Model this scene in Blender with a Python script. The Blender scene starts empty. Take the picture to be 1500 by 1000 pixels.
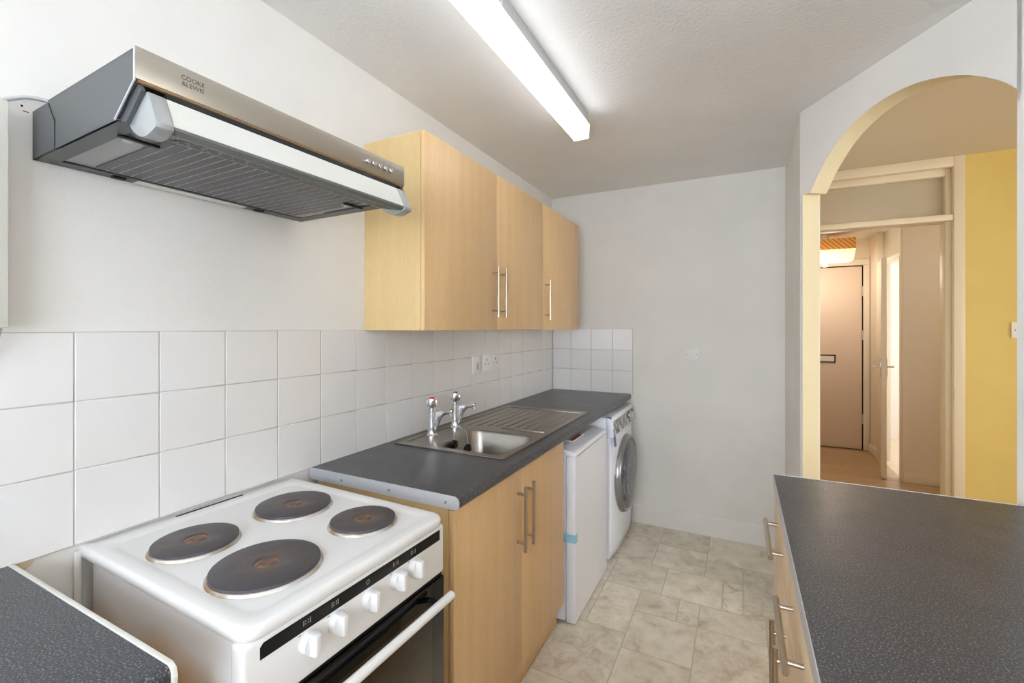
import bpy, bmesh, math, random
from mathutils import Vector, Matrix
PI = math.pi
SC = bpy.context.scene
COL = SC.collection
random.seed(7)

# ------------------------------------------------------------------ materials
def lin(c):
    return tuple((v/12.92 if v <= .04045 else ((v+.055)/1.055)**2.4) for v in [x/255 for x in c]) + (1,)

def mat(name, rgb, rough=.5, metal=0., spec=.5, **k):
    m = bpy.data.materials.new(name); m.use_nodes = True
    b = m.node_tree.nodes['Principled BSDF']
    b.inputs['Base Color'].default_value = lin(rgb)
    b.inputs['Roughness'].default_value = rough
    b.inputs['Metallic'].default_value = metal
    b.inputs['Specular IOR Level'].default_value = spec
    for kk, v in k.items():
        b.inputs[kk.replace('_', ' ')].default_value = v
    return m

def nodes(m):
    nt = m.node_tree
    return nt, nt.nodes, nt.links, nt.nodes['Principled BSDF']

def add_noise(m, c1, c2, scale=5., stretch=(1, 1, 1), detail=4, bump=0., bscale=None, lo=.35, hi=.65, dist=.005):
    nt, N, Lk, b = nodes(m)
    tc = N.new('ShaderNodeTexCoord'); mp = N.new('ShaderNodeMapping')
    mp.inputs['Scale'].default_value = stretch
    Lk.new(tc.outputs['Object'], mp.inputs['Vector'])
    nz = N.new('ShaderNodeTexNoise'); nz.inputs['Scale'].default_value = scale
    nz.inputs['Detail'].default_value = detail
    Lk.new(mp.outputs[0], nz.inputs['Vector'])
    cr = N.new('ShaderNodeValToRGB')
    cr.color_ramp.elements[0].position = lo; cr.color_ramp.elements[0].color = lin(c1)
    cr.color_ramp.elements[1].position = hi; cr.color_ramp.elements[1].color = lin(c2)
    Lk.new(nz.outputs['Fac'], cr.inputs['Fac'])
    Lk.new(cr.outputs['Color'], b.inputs['Base Color'])
    if bump:
        n2 = N.new('ShaderNodeTexNoise'); n2.inputs['Scale'].default_value = bscale or scale
        n2.inputs['Detail'].default_value = 3
        Lk.new(mp.outputs[0], n2.inputs['Vector'])
        bp = N.new('ShaderNodeBump'); bp.inputs['Strength'].default_value = bump
        bp.inputs['Distance'].default_value = dist
        Lk.new(n2.outputs['Fac'], bp.inputs['Height'])
        Lk.new(bp.outputs[0], b.inputs['Normal'])
    return m

M = {}
M['wall'] = add_noise(mat('white wall paint', (232, 230, 226), .75), (230, 228, 224), (235, 233, 229), 3, bump=.08, bscale=90)
M['ceil'] = add_noise(mat('textured ceiling paint', (232, 231, 229), .8), (230, 229, 227), (234, 233, 231), 3, bump=.35, bscale=75, dist=.006)
M['yellow'] = add_noise(mat('yellow wall paint', (214, 190, 112), .7), (212, 188, 110), (217, 193, 116), 3, bump=.1, bscale=80)
M['cream'] = mat('pale cream paint', (226, 214, 178), .7)
M['livceil'] = mat('living ceiling paint', (216, 208, 190), .8)
M['hall'] = mat('hall wall paint', (232, 222, 206), .7)
M['gloss'] = mat('white gloss woodwork', (236, 230, 216), .35)
M['frame'] = mat('cream frame paint', (222, 210, 184), .4)
M['glosspink'] = mat('hall door paint', (230, 214, 200), .4)
M['tile'] = mat('white glazed tile', (233, 231, 230), .13, Coat_Weight=.3)
M['grout'] = mat('tile grout', (186, 184, 180), .8)
M['enamel'] = mat('white enamel', (238, 238, 238), .18)
M['appl'] = mat('white appliance paint', (238, 242, 252), .3)
M['white_plastic'] = mat('white plastic', (236, 236, 236), .35)
M['greyplast'] = mat('grey plastic', (190, 192, 194), .4)
M['paleunit'] = mat('pale grey unit paint', (212, 210, 202), .5)
M['black'] = mat('black plastic', (12, 12, 13), .5, spec=.3)
M['blackglass'] = mat('black oven glass', (10, 9, 11), .08, spec=.3)
M['brownglass'] = mat('brown tinted glass', (50, 42, 32), .1, spec=.35)
M['darkgap'] = mat('dark gap', (40, 34, 30), .8)
M['chrome'] = mat('chrome', (225, 225, 228), .08, 1.)
M['ringmetal'] = mat('satin metal ring', (150, 150, 154), .28, .9)
M['brushed'] = mat('brushed nickel', (190, 178, 162), .3, 1.)
M['steel'] = mat('brushed steel sink', (158, 152, 144), .33, 1.)
M['hoodsteel'] = mat('hood brushed steel', (176, 168, 156), .38, .9)
M['hoodgrey'] = mat('hood grey paint', (76, 78, 80), .42, .4)
M['hoodband'] = mat('hood visor grey paint', (108, 110, 106), .45, .3)
M['hoodlight'] = mat('hood pale grey paint', (158, 160, 160), .4, .3)
M['alu'] = mat('aluminium', (204, 206, 212), .42, .5)
M['diffuser'] = mat('light diffuser plastic', (238, 238, 232), .35)
M['hoodlens'] = add_noise(mat('hood lens plastic', (214, 214, 208), .3), (210, 210, 204), (220, 220, 214), 700, bump=.1, bscale=700)
M['pencil'] = mat('pencil mark', (30, 30, 30), .8)
M['red'] = mat('red plastic', (180, 50, 60), .4)
M['bluecap'] = mat('blue grey plastic', (90, 100, 120), .4)
M['tapeblue'] = mat('pale blue tape', (150, 200, 222), .3)
M['tapenavy'] = mat('dark blue tape', (74, 92, 132), .35)
M['edge'] = mat('white edging', (226, 226, 218), .5)
M['mark'] = mat('printed grey mark', (150, 150, 150), .5)
M['etched'] = mat('etched lettering', (66, 63, 58), .6)
M['stripe'] = mat('socket slot', (120, 116, 112), .6)
M['plaster'] = mat('bare plaster', (196, 176, 146), .9)
M['redbook'] = mat('leaflet red', (176, 84, 70), .5)
M['worktopflank'] = mat('worktop underside', (60, 58, 58), .7)

def beech(name, a, b_):
    m = mat(name, a, .38)
    add_noise(m, a, b_, 2.4, (9, 9, .55), 5, lo=.3, hi=.7)
    nt, N, Lk, b = nodes(m)
    # fine flecks
    tc = N.new('ShaderNodeTexCoord'); mp = N.new('ShaderNodeMapping'); mp.inputs['Scale'].default_value = (60, 60, 3.5)
    Lk.new(tc.outputs['Object'], mp.inputs['Vector'])
    nz = N.new('ShaderNodeTexNoise'); nz.inputs['Scale'].default_value = 6; nz.inputs['Detail'].default_value = 2
    Lk.new(mp.outputs[0], nz.inputs['Vector'])
    mr = N.new('ShaderNodeMapRange'); mr.inputs['From Min'].default_value = .3; mr.inputs['From Max'].default_value = .7
    mr.inputs['To Min'].default_value = .93; mr.inputs['To Max'].default_value = 1.04
    Lk.new(nz.outputs['Fac'], mr.inputs['Value'])
    mx = N.new('ShaderNodeMix'); mx.data_type = 'RGBA'; mx.blend_type = 'MULTIPLY'; mx.inputs['Factor'].default_value = 1
    old = b.inputs['Base Color'].links[0].from_socket
    Lk.new(old, mx.inputs['A']); Lk.new(mr.outputs[0], mx.inputs['B'])
    Lk.new(mx.outputs['Result'], b.inputs['Base Color'])
    return m
M['beech'] = beech('beech laminate', (207, 172, 124), (216, 181, 135))
M['beechside'] = beech('beech carcass laminate', (202, 172, 120), (208, 180, 130))
M['beechpale'] = beech('pale beech laminate', (224, 196, 158), (230, 204, 168))

def worktop_mat():
    m = mat('dark speckled laminate', (70, 70, 74), .32)
    nt, N, Lk, b = nodes(m)
    tc = N.new('ShaderNodeTexCoord')
    n1 = N.new('ShaderNodeTexNoise'); n1.inputs['Scale'].default_value = 330; n1.inputs['Detail'].default_value = 2
    n2 = N.new('ShaderNodeTexNoise'); n2.inputs['Scale'].default_value = 14; n2.inputs['Detail'].default_value = 3
    Lk.new(tc.outputs['Object'], n1.inputs['Vector']); Lk.new(tc.outputs['Object'], n2.inputs['Vector'])
    cr = N.new('ShaderNodeValToRGB'); e = cr.color_ramp.elements
    e[0].position = .38; e[0].color = lin((42, 43, 48)); e[1].position = .56; e[1].color = lin((63, 64, 70))
    x = e.new(.68); x.color = lin((122, 121, 120))
    Lk.new(n1.outputs['Fac'], cr.inputs['Fac'])
    Lk.new(cr.outputs['Color'], b.inputs['Base Color'])
    mr = N.new('ShaderNodeMapRange'); mr.inputs['To Min'].default_value = .27; mr.inputs['To Max'].default_value = .42
    Lk.new(n2.outputs['Fac'], mr.inputs['Value']); Lk.new(mr.outputs[0], b.inputs['Roughness'])
    bp = N.new('ShaderNodeBump'); bp.inputs['Strength'].default_value = .25; bp.inputs['Distance'].default_value = .0008
    Lk.new(n1.outputs['Fac'], bp.inputs['Height']); Lk.new(bp.outputs[0], b.inputs['Normal'])
    return m
M['worktop'] = worktop_mat()

def floor_mat():
    m = mat('stone effect vinyl', (200, 190, 170), .42)
    nt, N, Lk, b = nodes(m)
    tc = N.new('ShaderNodeTexCoord')
    at = N.new('ShaderNodeVertexColor'); at.layer_name = 'tone'
    sep = N.new('ShaderNodeSeparateColor'); Lk.new(at.outputs['Color'], sep.inputs[0])
    # every tile gets its own patch of marbling
    off = N.new('ShaderNodeVectorMath'); off.operation = 'SCALE'; off.inputs['Scale'].default_value = 40
    Lk.new(at.outputs['Color'], off.inputs[0])
    ad = N.new('ShaderNodeVectorMath'); ad.operation = 'ADD'
    Lk.new(tc.outputs['Object'], ad.inputs[0]); Lk.new(off.outputs[0], ad.inputs[1])
    n1 = N.new('ShaderNodeTexNoise'); n1.inputs['Scale'].default_value = 11; n1.inputs['Detail'].default_value = 8
    n1.inputs['Distortion'].default_value = .5; n1.inputs['Roughness'].default_value = .62
    Lk.new(ad.outputs[0], n1.inputs['Vector'])
    cr = N.new('ShaderNodeValToRGB'); e = cr.color_ramp.elements
    e[0].position = .27; e[0].color = lin((184, 168, 146)); e[1].position = .66; e[1].color = lin((232, 226, 211))
    x = e.new(.44); x.color = lin((216, 207, 189))
    Lk.new(n1.outputs['Fac'], cr.inputs['Fac'])
    n4 = N.new('ShaderNodeTexNoise'); n4.inputs['Scale'].default_value = 42; n4.inputs['Detail'].default_value = 6; n4.inputs['Roughness'].default_value = .7
    Lk.new(ad.outputs[0], n4.inputs['Vector'])
    f4 = N.new('ShaderNodeMapRange'); f4.inputs['From Min'].default_value = .48; f4.inputs['From Max'].default_value = .72; f4.inputs['To Max'].default_value = .5
    Lk.new(n4.outputs['Fac'], f4.inputs['Value'])
    g4 = N.new('ShaderNodeMath'); g4.operation = 'MULTIPLY'; Lk.new(f4.outputs[0], g4.inputs[0]); Lk.new(sep.outputs[2], g4.inputs[1])
    m4 = N.new('ShaderNodeMix'); m4.data_type = 'RGBA'; m4.inputs['B'].default_value = lin((166, 144, 122))
    Lk.new(g4.outputs[0], m4.inputs['Factor']); Lk.new(cr.outputs['Color'], m4.inputs['A'])
    # darker veins, strength differs per tile
    n2 = N.new('ShaderNodeTexNoise'); n2.inputs['Scale'].default_value = 9; n2.inputs['Detail'].default_value = 9
    n2.inputs['Distortion'].default_value = .9
    Lk.new(ad.outputs[0], n2.inputs['Vector'])
    sb = N.new('ShaderNodeMath'); sb.operation = 'SUBTRACT'; sb.inputs[1].default_value = .5; Lk.new(n2.outputs['Fac'], sb.inputs[0])
    ab = N.new('ShaderNodeMath'); ab.operation = 'ABSOLUTE'; Lk.new(sb.outputs[0], ab.inputs[0])
    vr = N.new('ShaderNodeMapRange'); vr.inputs['From Min'].default_value = 0; vr.inputs['From Max'].default_value = .035
    vr.inputs['To Min'].default_value = 1; vr.inputs['To Max'].default_value = 0
    Lk.new(ab.outputs[0], vr.inputs['Value'])
    vm = N.new('ShaderNodeMath'); vm.operation = 'MULTIPLY'; Lk.new(vr.outputs[0], vm.inputs[0])
    pw = N.new('ShaderNodeMath'); pw.operation = 'POWER'; pw.inputs[1].default_value = 2.2; Lk.new(sep.outputs[1], pw.inputs[0])
    Lk.new(pw.outputs[0], vm.inputs[1])
    mx = N.new('ShaderNodeMix'); mx.data_type = 'RGBA'
    mx.inputs['B'].default_value = lin((170, 148, 128))
    vs = N.new('ShaderNodeMath'); vs.operation = 'MULTIPLY'; vs.inputs[1].default_value = .8; Lk.new(vm.outputs[0], vs.inputs[0])
    Lk.new(vs.outputs[0], mx.inputs['Factor']); Lk.new(m4.outputs['Result'], mx.inputs['A'])
    tr = N.new('ShaderNodeMapRange'); tr.inputs['To Min'].default_value = .93; tr.inputs['To Max'].default_value = 1.05
    Lk.new(sep.outputs[0], tr.inputs['Value'])
    m2 = N.new('ShaderNodeMix'); m2.data_type = 'RGBA'; m2.blend_type = 'MULTIPLY'; m2.inputs['Factor'].default_value = 1
    Lk.new(mx.outputs['Result'], m2.inputs['A']); Lk.new(tr.outputs[0], m2.inputs['B'])
    Lk.new(m2.outputs['Result'], b.inputs['Base Color'])
    return m
M['floor'] = floor_mat()
M['floorgrout'] = mat('vinyl joint line', (190, 180, 162), .5)

def wood_floor(name, c1, c2):
    m = mat(name, c1, .3)
    nt, N, Lk, b = nodes(m)
    tc = N.new('ShaderNodeTexCoord')
    br = N.new('ShaderNodeTexBrick'); br.inputs['Color1'].default_value = lin(c1); br.inputs['Color2'].default_value = lin(c2)
    br.inputs['Mortar'].default_value = lin(tuple(int(v*.75) for v in c1)); br.inputs['Mortar Size'].default_value = .002
    br.inputs['Scale'].default_value = 1; br.inputs['Brick Width'].default_value = .75; br.inputs['Row Height'].default_value = .12
    Lk.new(tc.outputs['Object'], br.inputs['Vector'])
    mp = N.new('ShaderNodeMapping'); mp.inputs['Scale'].default_value = (2, 26, 1); Lk.new(tc.outputs['Object'], mp.inputs['Vector'])
    nz = N.new('ShaderNodeTexNoise'); nz.inputs['Scale'].default_value = 3; nz.inputs['Detail'].default_value = 5; Lk.new(mp.outputs[0], nz.inputs['Vector'])
    mr = N.new('ShaderNodeMapRange'); mr.inputs['To Min'].default_value = .85; mr.inputs['To Max'].default_value = 1.12; Lk.new(nz.outputs['Fac'], mr.inputs['Value'])
    mx = N.new('ShaderNodeMix'); mx.data_type = 'RGBA'; mx.blend_type = 'MULTIPLY'; mx.inputs['Factor'].default_value = 1
    Lk.new(br.outputs['Color'], mx.inputs['A']); Lk.new(mr.outputs[0], mx.inputs['B']); Lk.new(mx.outputs['Result'], b.inputs['Base Color'])
    return m
M['woodfloor'] = wood_floor('oak laminate', (190, 164, 130), (178, 150, 116))
M['palefloor'] = wood_floor('pale laminate', (226, 206, 184), (220, 200, 176))

def ring_mat():
    m = mat('seasoned cast iron hotplate', (70, 64, 66), .42, .35)
    nt, N, Lk, b = nodes(m)
    tc = N.new('ShaderNodeTexCoord')
    sx = N.new('ShaderNodeSeparateXYZ'); Lk.new(tc.outputs['Object'], sx.inputs[0])
    cb = N.new('ShaderNodeCombineXYZ'); Lk.new(sx.outputs[0], cb.inputs[0]); Lk.new(sx.outputs[1], cb.inputs[1])
    ln = N.new('ShaderNodeVectorMath'); ln.operation = 'LENGTH'; Lk.new(cb.outputs[0], ln.inputs[0])
    nz = N.new('ShaderNodeTexNoise'); nz.inputs['Scale'].default_value = 34; nz.inputs['Detail'].default_value = 6; Lk.new(tc.outputs['Object'], nz.inputs['Vector'])
    ml = N.new('ShaderNodeMath'); ml.operation = 'MULTIPLY_ADD'; ml.inputs[1].default_value = .075; Lk.new(nz.outputs['Fac'], ml.inputs[0]); Lk.new(ln.outputs['Value'], ml.inputs[2])
    cr = N.new('ShaderNodeValToRGB'); e = cr.color_ramp.elements
    e[0].position = .03; e[0].color = lin((118, 84, 62)); e[1].position = .115; e[1].color = lin((72, 68, 72))
    for p, c in ((.042, (84, 68, 60)), (.05, (72, 64, 64)), (.075, (86, 76, 72)), (.095, (72, 66, 68))):
        x = e.new(p); x.color = lin(c)
    Lk.new(ml.outputs[0], cr.inputs['Fac']); Lk.new(cr.outputs['Color'], b.inputs['Base Color'])
    n3 = N.new('ShaderNodeTexNoise'); n3.inputs['Scale'].default_value = 18; n3.inputs['Detail'].default_value = 5; Lk.new(tc.outputs['Object'], n3.inputs['Vector'])
    mr = N.new('ShaderNodeMapRange'); mr.inputs['To Min'].default_value = .25; mr.inputs['To Max'].default_value = .6; Lk.new(n3.outputs['Fac'], mr.inputs['Value'])
    Lk.new(mr.outputs[0], b.inputs['Roughness'])
    return m
M['ring'] = ring_mat(); M['platecore'] = add_noise(mat('scorched hotplate centre', (96, 72, 58), .5, .2), (74, 62, 58), (140, 98, 66), 70, lo=.42, hi=.62)
M['rust'] = add_noise(mat('scorched ring trim', (190, 180, 165), .38, .6), (150, 128, 100), (205, 203, 198), 14, lo=.4, hi=.6)

def cooker_side():
    # white enamel with a burnt-on brown stain low on the flank
    m = mat('stained white enamel', (236, 236, 238), .3)
    nt, N, Lk, b = nodes(m)
    tc = N.new('ShaderNodeTexCoord'); sx = N.new('ShaderNodeSeparateXYZ'); Lk.new(tc.outputs['Object'], sx.inputs[0])
    nz = N.new('ShaderNodeTexNoise'); nz.inputs['Scale'].default_value = 5; nz.inputs['Detail'].default_value = 3; Lk.new(tc.outputs['Object'], nz.inputs['Vector'])
    ad = N.new('ShaderNodeMath'); ad.operation = 'MULTIPLY_ADD'; ad.inputs[1].default_value = .16; Lk.new(nz.outputs['Fac'], ad.inputs[0]); Lk.new(sx.outputs[2], ad.inputs[2])
    cr = N.new('ShaderNodeValToRGB'); e = cr.color_ramp.elements
    e[0].position = .80; e[0].color = lin((196, 160, 108)); e[1].position = .90; e[1].color = lin((236, 236, 240))
    Lk.new(ad.outputs[0], cr.inputs['Fac'])
    xr = N.new('ShaderNodeMapRange'); xr.inputs['From Min'].default_value = .50; xr.inputs['From Max'].default_value = .57; Lk.new(sx.outputs[0], xr.inputs['Value'])
    mx = N.new('ShaderNodeMix'); mx.data_type = 'RGBA'; Lk.new(xr.outputs[0], mx.inputs['Factor'])
    Lk.new(cr.outputs['Color'], mx.inputs['A']); mx.inputs['B'].default_value = lin((236, 236, 240))
    Lk.new(mx.outputs['Result'], b.inputs['Base Color'])
    return m
M['cookerside'] = cooker_side()

def mesh_filter():
    m = mat('perforated filter metal', (90, 88, 90), .45, .5)
    nt, N, Lk, b = nodes(m)
    tc = N.new('ShaderNodeTexCoord'); vo = N.new('ShaderNodeTexVoronoi'); vo.inputs['Scale'].default_value = 260; vo.inputs['Randomness'].default_value = 0
    Lk.new(tc.outputs['Object'], vo.inputs['Vector'])
    cr = N.new('ShaderNodeValToRGB'); e = cr.color_ramp.elements
    e[0].position = .25; e[0].color = lin((44, 42, 46)); e[1].position = .5; e[1].color = lin((92, 88, 88))
    Lk.new(vo.outputs['Distance'], cr.inputs['Fac']); Lk.new(cr.outputs['Color'], b.inputs['Base Color'])
    return m
M['filter'] = mesh_filter()

def wrapped_glass():
    # door glass under dotted protective film
    m = mat('film covered door glass', (90, 92, 98), .15)
    nt, N, Lk, b = nodes(m)
    tc = N.new('ShaderNodeTexCoord'); vo = N.new('ShaderNodeTexVoronoi'); vo.inputs['Scale'].default_value = 110; vo.inputs['Randomness'].default_value = .35
    nz = N.new('ShaderNodeTexNoise'); nz.inputs['Scale'].default_value = 9; nz.inputs['Detail'].default_value = 5; nz.inputs['Distortion'].default_value = 2.5
    Lk.new(tc.outputs['Object'], vo.inputs['Vector']); Lk.new(tc.outputs['Object'], nz.inputs['Vector'])
    cr = N.new('ShaderNodeValToRGB'); e = cr.color_ramp.elements
    e[0].position = .12; e[0].color = lin((186, 188, 194)); e[1].position = .5; e[1].color = lin((62, 64, 72))
    Lk.new(vo.outputs['Distance'], cr.inputs['Fac'])
    c2 = N.new('ShaderNodeValToRGB'); e = c2.color_ramp.elements
    e[0].position = .42; e[0].color = (.25, .25, .28, 1); e[1].position = .56; e[1].color = (1.0, 1.0, 1.0, 1)
    Lk.new(nz.outputs['Fac'], c2.inputs['Fac'])
    mx = N.new('ShaderNodeMix'); mx.data_type = 'RGBA'; mx.blend_type = 'MULTIPLY'; mx.inputs['Factor'].default_value = 1
    Lk.new(cr.outputs['Color'], mx.inputs['A']); Lk.new(c2.outputs['Color'], mx.inputs['B'])
    Lk.new(mx.outputs['Result'], b.inputs['Base Color'])
    bp = N.new('ShaderNodeBump'); bp.inputs['Strength'].default_value = .4; bp.inputs['Distance'].default_value = .004
    Lk.new(nz.outputs['Fac'], bp.inputs['Height']); Lk.new(bp.outputs[0], b.inputs['Normal'])
    return m
M['doorfilm'] = wrapped_glass()
M['panelfilm'] = add_noise(mat('film covered control panel', (150, 150, 152), .2, .3), (88, 88, 92), (196, 196, 196), 22, lo=.42, hi=.6, bump=.4, bscale=14)

def rattan():
    m = mat('woven rattan', (190, 130, 60), .6)
    nt, N, Lk, b = nodes(m)
    tc = N.new('ShaderNodeTexCoord'); wv = N.new('ShaderNodeTexWave'); wv.inputs['Scale'].default_value = 14; wv.inputs['Distortion'].default_value = 1
    wv.bands_direction = 'DIAGONAL'
    Lk.new(tc.outputs['Object'], wv.inputs['Vector'])
    cr = N.new('ShaderNodeValToRGB'); e = cr.color_ramp.elements
    e[0].color = lin((176, 110, 40)); e[1].color = lin((228, 170, 90))
    Lk.new(wv.outputs['Fac'], cr.inputs['Fac']); Lk.new(cr.outputs['Color'], b.inputs['Base Color'])
    return m
M['rattan'] = rattan()

def emis(name, rgb, s, base=(240, 240, 240)):
    m = mat(name, base, .4)
    b = m.node_tree.nodes['Principled BSDF']
    b.inputs['Emission Color'].default_value = lin(rgb); b.inputs['Emission Strength'].default_value = s
    return m
M['tube'] = emis('lit diffuser', (248, 251, 255), 3.4)
M['lantern'] = emis('lit lantern shade', (255, 200, 110), 1.1)

def glass(name, rgb, rough=.1, alpha=.5):
    m = mat(name, rgb, rough)
    b = m.node_tree.nodes['Principled BSDF']; b.inputs['Transmission Weight'].default_value = alpha; b.inputs['IOR'].default_value = 1.1
    return m
M['transom'] = glass('obscured transom glass', (214, 206, 186), .35, .5)
M['pane'] = glass('window glass', (250, 252, 255), .0, 1.)

# ------------------------------------------------------------------ geometry helper
class MB:
    def __init__(s): s.bm = bmesh.new(); s.mats = []
    def mi(s, m):
        if m not in s.mats: s.mats.append(m)
        return s.mats.index(m)
    def _fin(s, faces, m, smooth=False):
        i = s.mi(m)
        for f in faces: f.material_index = i; f.smooth = smooth
    def box(s, x0, x1, y0, y1, z0, z1, m, bev=0., seg=2, mx=None):
        n = len(s.bm.faces)
        t = bmesh.new()
        bmesh.ops.create_cube(t, size=1)
        for v in t.verts: v.co = Vector(((x0+x1)/2+v.co.x*(x1-x0), (y0+y1)/2+v.co.y*(y1-y0), (z0+z1)/2+v.co.z*(z1-z0)))
        if bev > 0:
            bmesh.ops.bevel(t, geom=t.edges[:], offset=bev, segments=seg, affect='EDGES', profile=.5)
        s._merge(t, m, mx, smooth=bev > 0); return s
    def _merge(s, t, m, mx=None, smooth=False):
        if mx is not None: bmesh.ops.transform(t, matrix=mx, verts=t.verts)
        i = s.mi(m); vm = {}
        for v in t.verts: vm[v] = s.bm.verts.new(v.co)
        for f in t.faces:
            try: nf = s.bm.faces.new([vm[v] for v in f.verts])
            except ValueError: continue
            nf.material_index = i; nf.smooth = smooth
        t.free()
    def cyl(s, p, q, r, m, seg=20, r2=None, cap=True, smooth=True):
        p = Vector(p); q = Vector(q); d = q-p
        t = bmesh.new()
        bmesh.ops.create_cone(t, cap_ends=cap, segments=seg, radius1=r, radius2=r if r2 is None else r2, depth=d.length)
        mx = Matrix.Translation((p+q)/2) @ d.to_track_quat('Z', 'Y').to_matrix().to_4x4()
        s._merge(t, m, mx, smooth); return s
    def tube(s, pts, r, m, seg=12, rs=None):
        pts = [Vector(p) for p in pts]; rings = []
        prev = None
        for i, p in enumerate(pts):
            d = (pts[min(i+1, len(pts)-1)]-pts[max(i-1, 0)]).normalized()
            if prev is None:
                u = d.orthogonal().normalized()
            else:
                u = (prev-d*prev.dot(d)).normalized()
            prev = u; w = d.cross(u)
            rr = rs[i] if rs else r
            rings.append([s.bm.verts.new(p+u*rr*math.cos(a)+w*rr*math.sin(a)) for a in [2*PI*k/seg for k in range(seg)]])
        fs = []
        for a, b in zip(rings, rings[1:]):
            for k in range(seg): fs.append(s.bm.faces.new([a[k], a[(k+1) % seg], b[(k+1) % seg], b[k]]))
        fs.append(s.bm.faces.new(rings[0][::-1])); fs.append(s.bm.faces.new(rings[-1]))
        s._fin(fs, m, True); return s
    def lathe(s, prof, m, seg=40, mx=None, smooth=True):
        t = bmesh.new(); rings = []
        for r, z in prof:
            if r < 1e-6: rings.append([t.verts.new((0, 0, z))])
            else: rings.append([t.verts.new((r*math.cos(2*PI*k/seg), r*math.sin(2*PI*k/seg), z)) for k in range(seg)])
        for a, b in zip(rings, rings[1:]):
            for k in range(seg):
                j = (k+1) % seg
                if len(a) == 1 and len(b) == 1: continue
                if len(a) == 1: t.faces.new([a[0], b[j], b[k]])
                elif len(b) == 1: t.faces.new([a[k], a[j], b[0]])
                else: t.faces.new([a[k], a[j], b[j], b[k]])
        s._merge(t, m, mx, smooth); return s
    def prism(s, poly, d0, d1, m, axis='y', mx=None, smooth=False, bev=0):
        # poly in the plane perpendicular to axis: y -> (x,z); z -> (x,y); x -> (y,z)
        f = {'y': lambda a, b, d: (a, d, b), 'z': lambda a, b, d: (a, b, d), 'x': lambda a, b, d: (d, a, b)}[axis]
        t = bmesh.new()
        A = [t.verts.new(f(a, b, d0)) for a, b in poly]; B = [t.verts.new(f(a, b, d1)) for a, b in poly]
        n = len(poly)
        t.faces.new(A); t.faces.new(B[::-1])
        for k in range(n): t.faces.new([A[k], B[k], B[(k+1) % n], A[(k+1) % n]])
        bmesh.ops.recalc_face_normals(t, faces=t.faces)
        if bev: bmesh.ops.bevel(t, geom=t.edges[:], offset=bev, segments=2, affect='EDGES', profile=.5)
        s._merge(t, m, mx, smooth or bev > 0); return s
    def build(s, name, parent=None, loc=None, autosmooth=True):
        bmesh.ops.recalc_face_normals(s.bm, faces=s.bm.faces)
        me = bpy.data.meshes.new(name); s.bm.to_mesh(me); s.bm.free()
        for m in s.mats: me.materials.append(m)
        if autosmooth and any(p.use_smooth for p in me.polygons):
            try: me.set_sharp_from_angle(angle=math.radians(38))
            except Exception: pass
        o = bpy.data.objects.new(name, me); COL.objects.link(o)
        if parent: o.parent = parent
        if loc: o.location = loc
        return o

def thing(name, label, cat, loc=(0, 0, 0), rz=0, group=None):
    o = bpy.data.objects.new(name, None); COL.objects.link(o); o.empty_display_size = .05
    o.location = loc; o.rotation_euler = (0, 0, rz)
    o['label'] = label; o['category'] = cat
    if group: o['group'] = group
    return o
def tag(o, label, cat, group=None):
    o['label'] = label; o['category'] = cat
    if group: o['group'] = group
    return o
def struct(o):
    o['kind'] = 'structure'; return o
def text_mesh(name, body, size, m, parent, mx, depth=.0004, align='CENTER', spacing=1.):
    cu = bpy.data.curves.new(name, 'FONT'); cu.body = body; cu.size = size; cu.extrude = depth; cu.align_x = align
    cu.space_character = spacing
    to = bpy.data.objects.new(name+'_tmp', cu); COL.objects.link(to)
    dg = bpy.context.evaluated_depsgraph_get(); dg.update()
    me = bpy.data.meshes.new_from_object(to.evaluated_get(dg)); me.name = name
    bpy.data.objects.remove(to)
    me.materials.clear(); me.materials.append(m)
    me.transform(mx)
    o = bpy.data.objects.new(name, me); COL.objects.link(o); o.parent = parent
    return o
def RX(ax_x, ax_y, ax_z, loc):
    m = Matrix.Identity(4)
    for i, a in enumerate((ax_x, ax_y, ax_z)):
        a = Vector(a).normalized()
        for j in range(3): m[j][i] = a[j]
    m.translation = Vector(loc); return m

H = 2.4
# ------------------------------------------------------------------ the room shell
YN = -4.5            # near wall behind the camera
XW = 2.15            # right wall behind the peninsula
w = MB(); w.box(-.12, 0, YN-.1, .254, 0, H, M['wall']); struct(w.build('wall_left'))
w = MB(); w.box(0, 1.567, 0, .1, 0, H, M['wall']); struct(w.build('wall_far'))
# near wall with an unseen window added as a daylight source
w = MB()
for b in ((0, .3, 0, H), (1.95, XW, 0, H), (.3, 1.95, 0, .95), (.3, 1.95, 2.2, H)): w.box(b[0], b[1], YN-.1, YN, b[2], b[3], M['wall'])
struct(w.build('wall_near'))
f = MB()
for b in ((.3, .36, .95, 2.2), (1.89, 1.95, .95, 2.2), (.36, 1.89, .95, 1.01), (.36, 1.89, 2.14, 2.2), (1.1, 1.15, 1.01, 2.14)):
    f.box(b[0], b[1], YN-.08, YN-.02, b[2], b[3], M['gloss'], .004)
wf = struct(f.build('unseen_window_1'))
g = MB(); g.box(.36, 1.89, YN-.052, YN-.048, 1.01, 2.14, M['pane']); g.build('pane', wf)
# return wall between kitchen corner and arch
w = MB(); w.prism([(1.567, .1), (1.567, -.797), (1.652, -.744), (1.66, .254), (1.567, .254)], 0, H, M['wall'], 'z'); struct(w.build('wall_return'))
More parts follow.
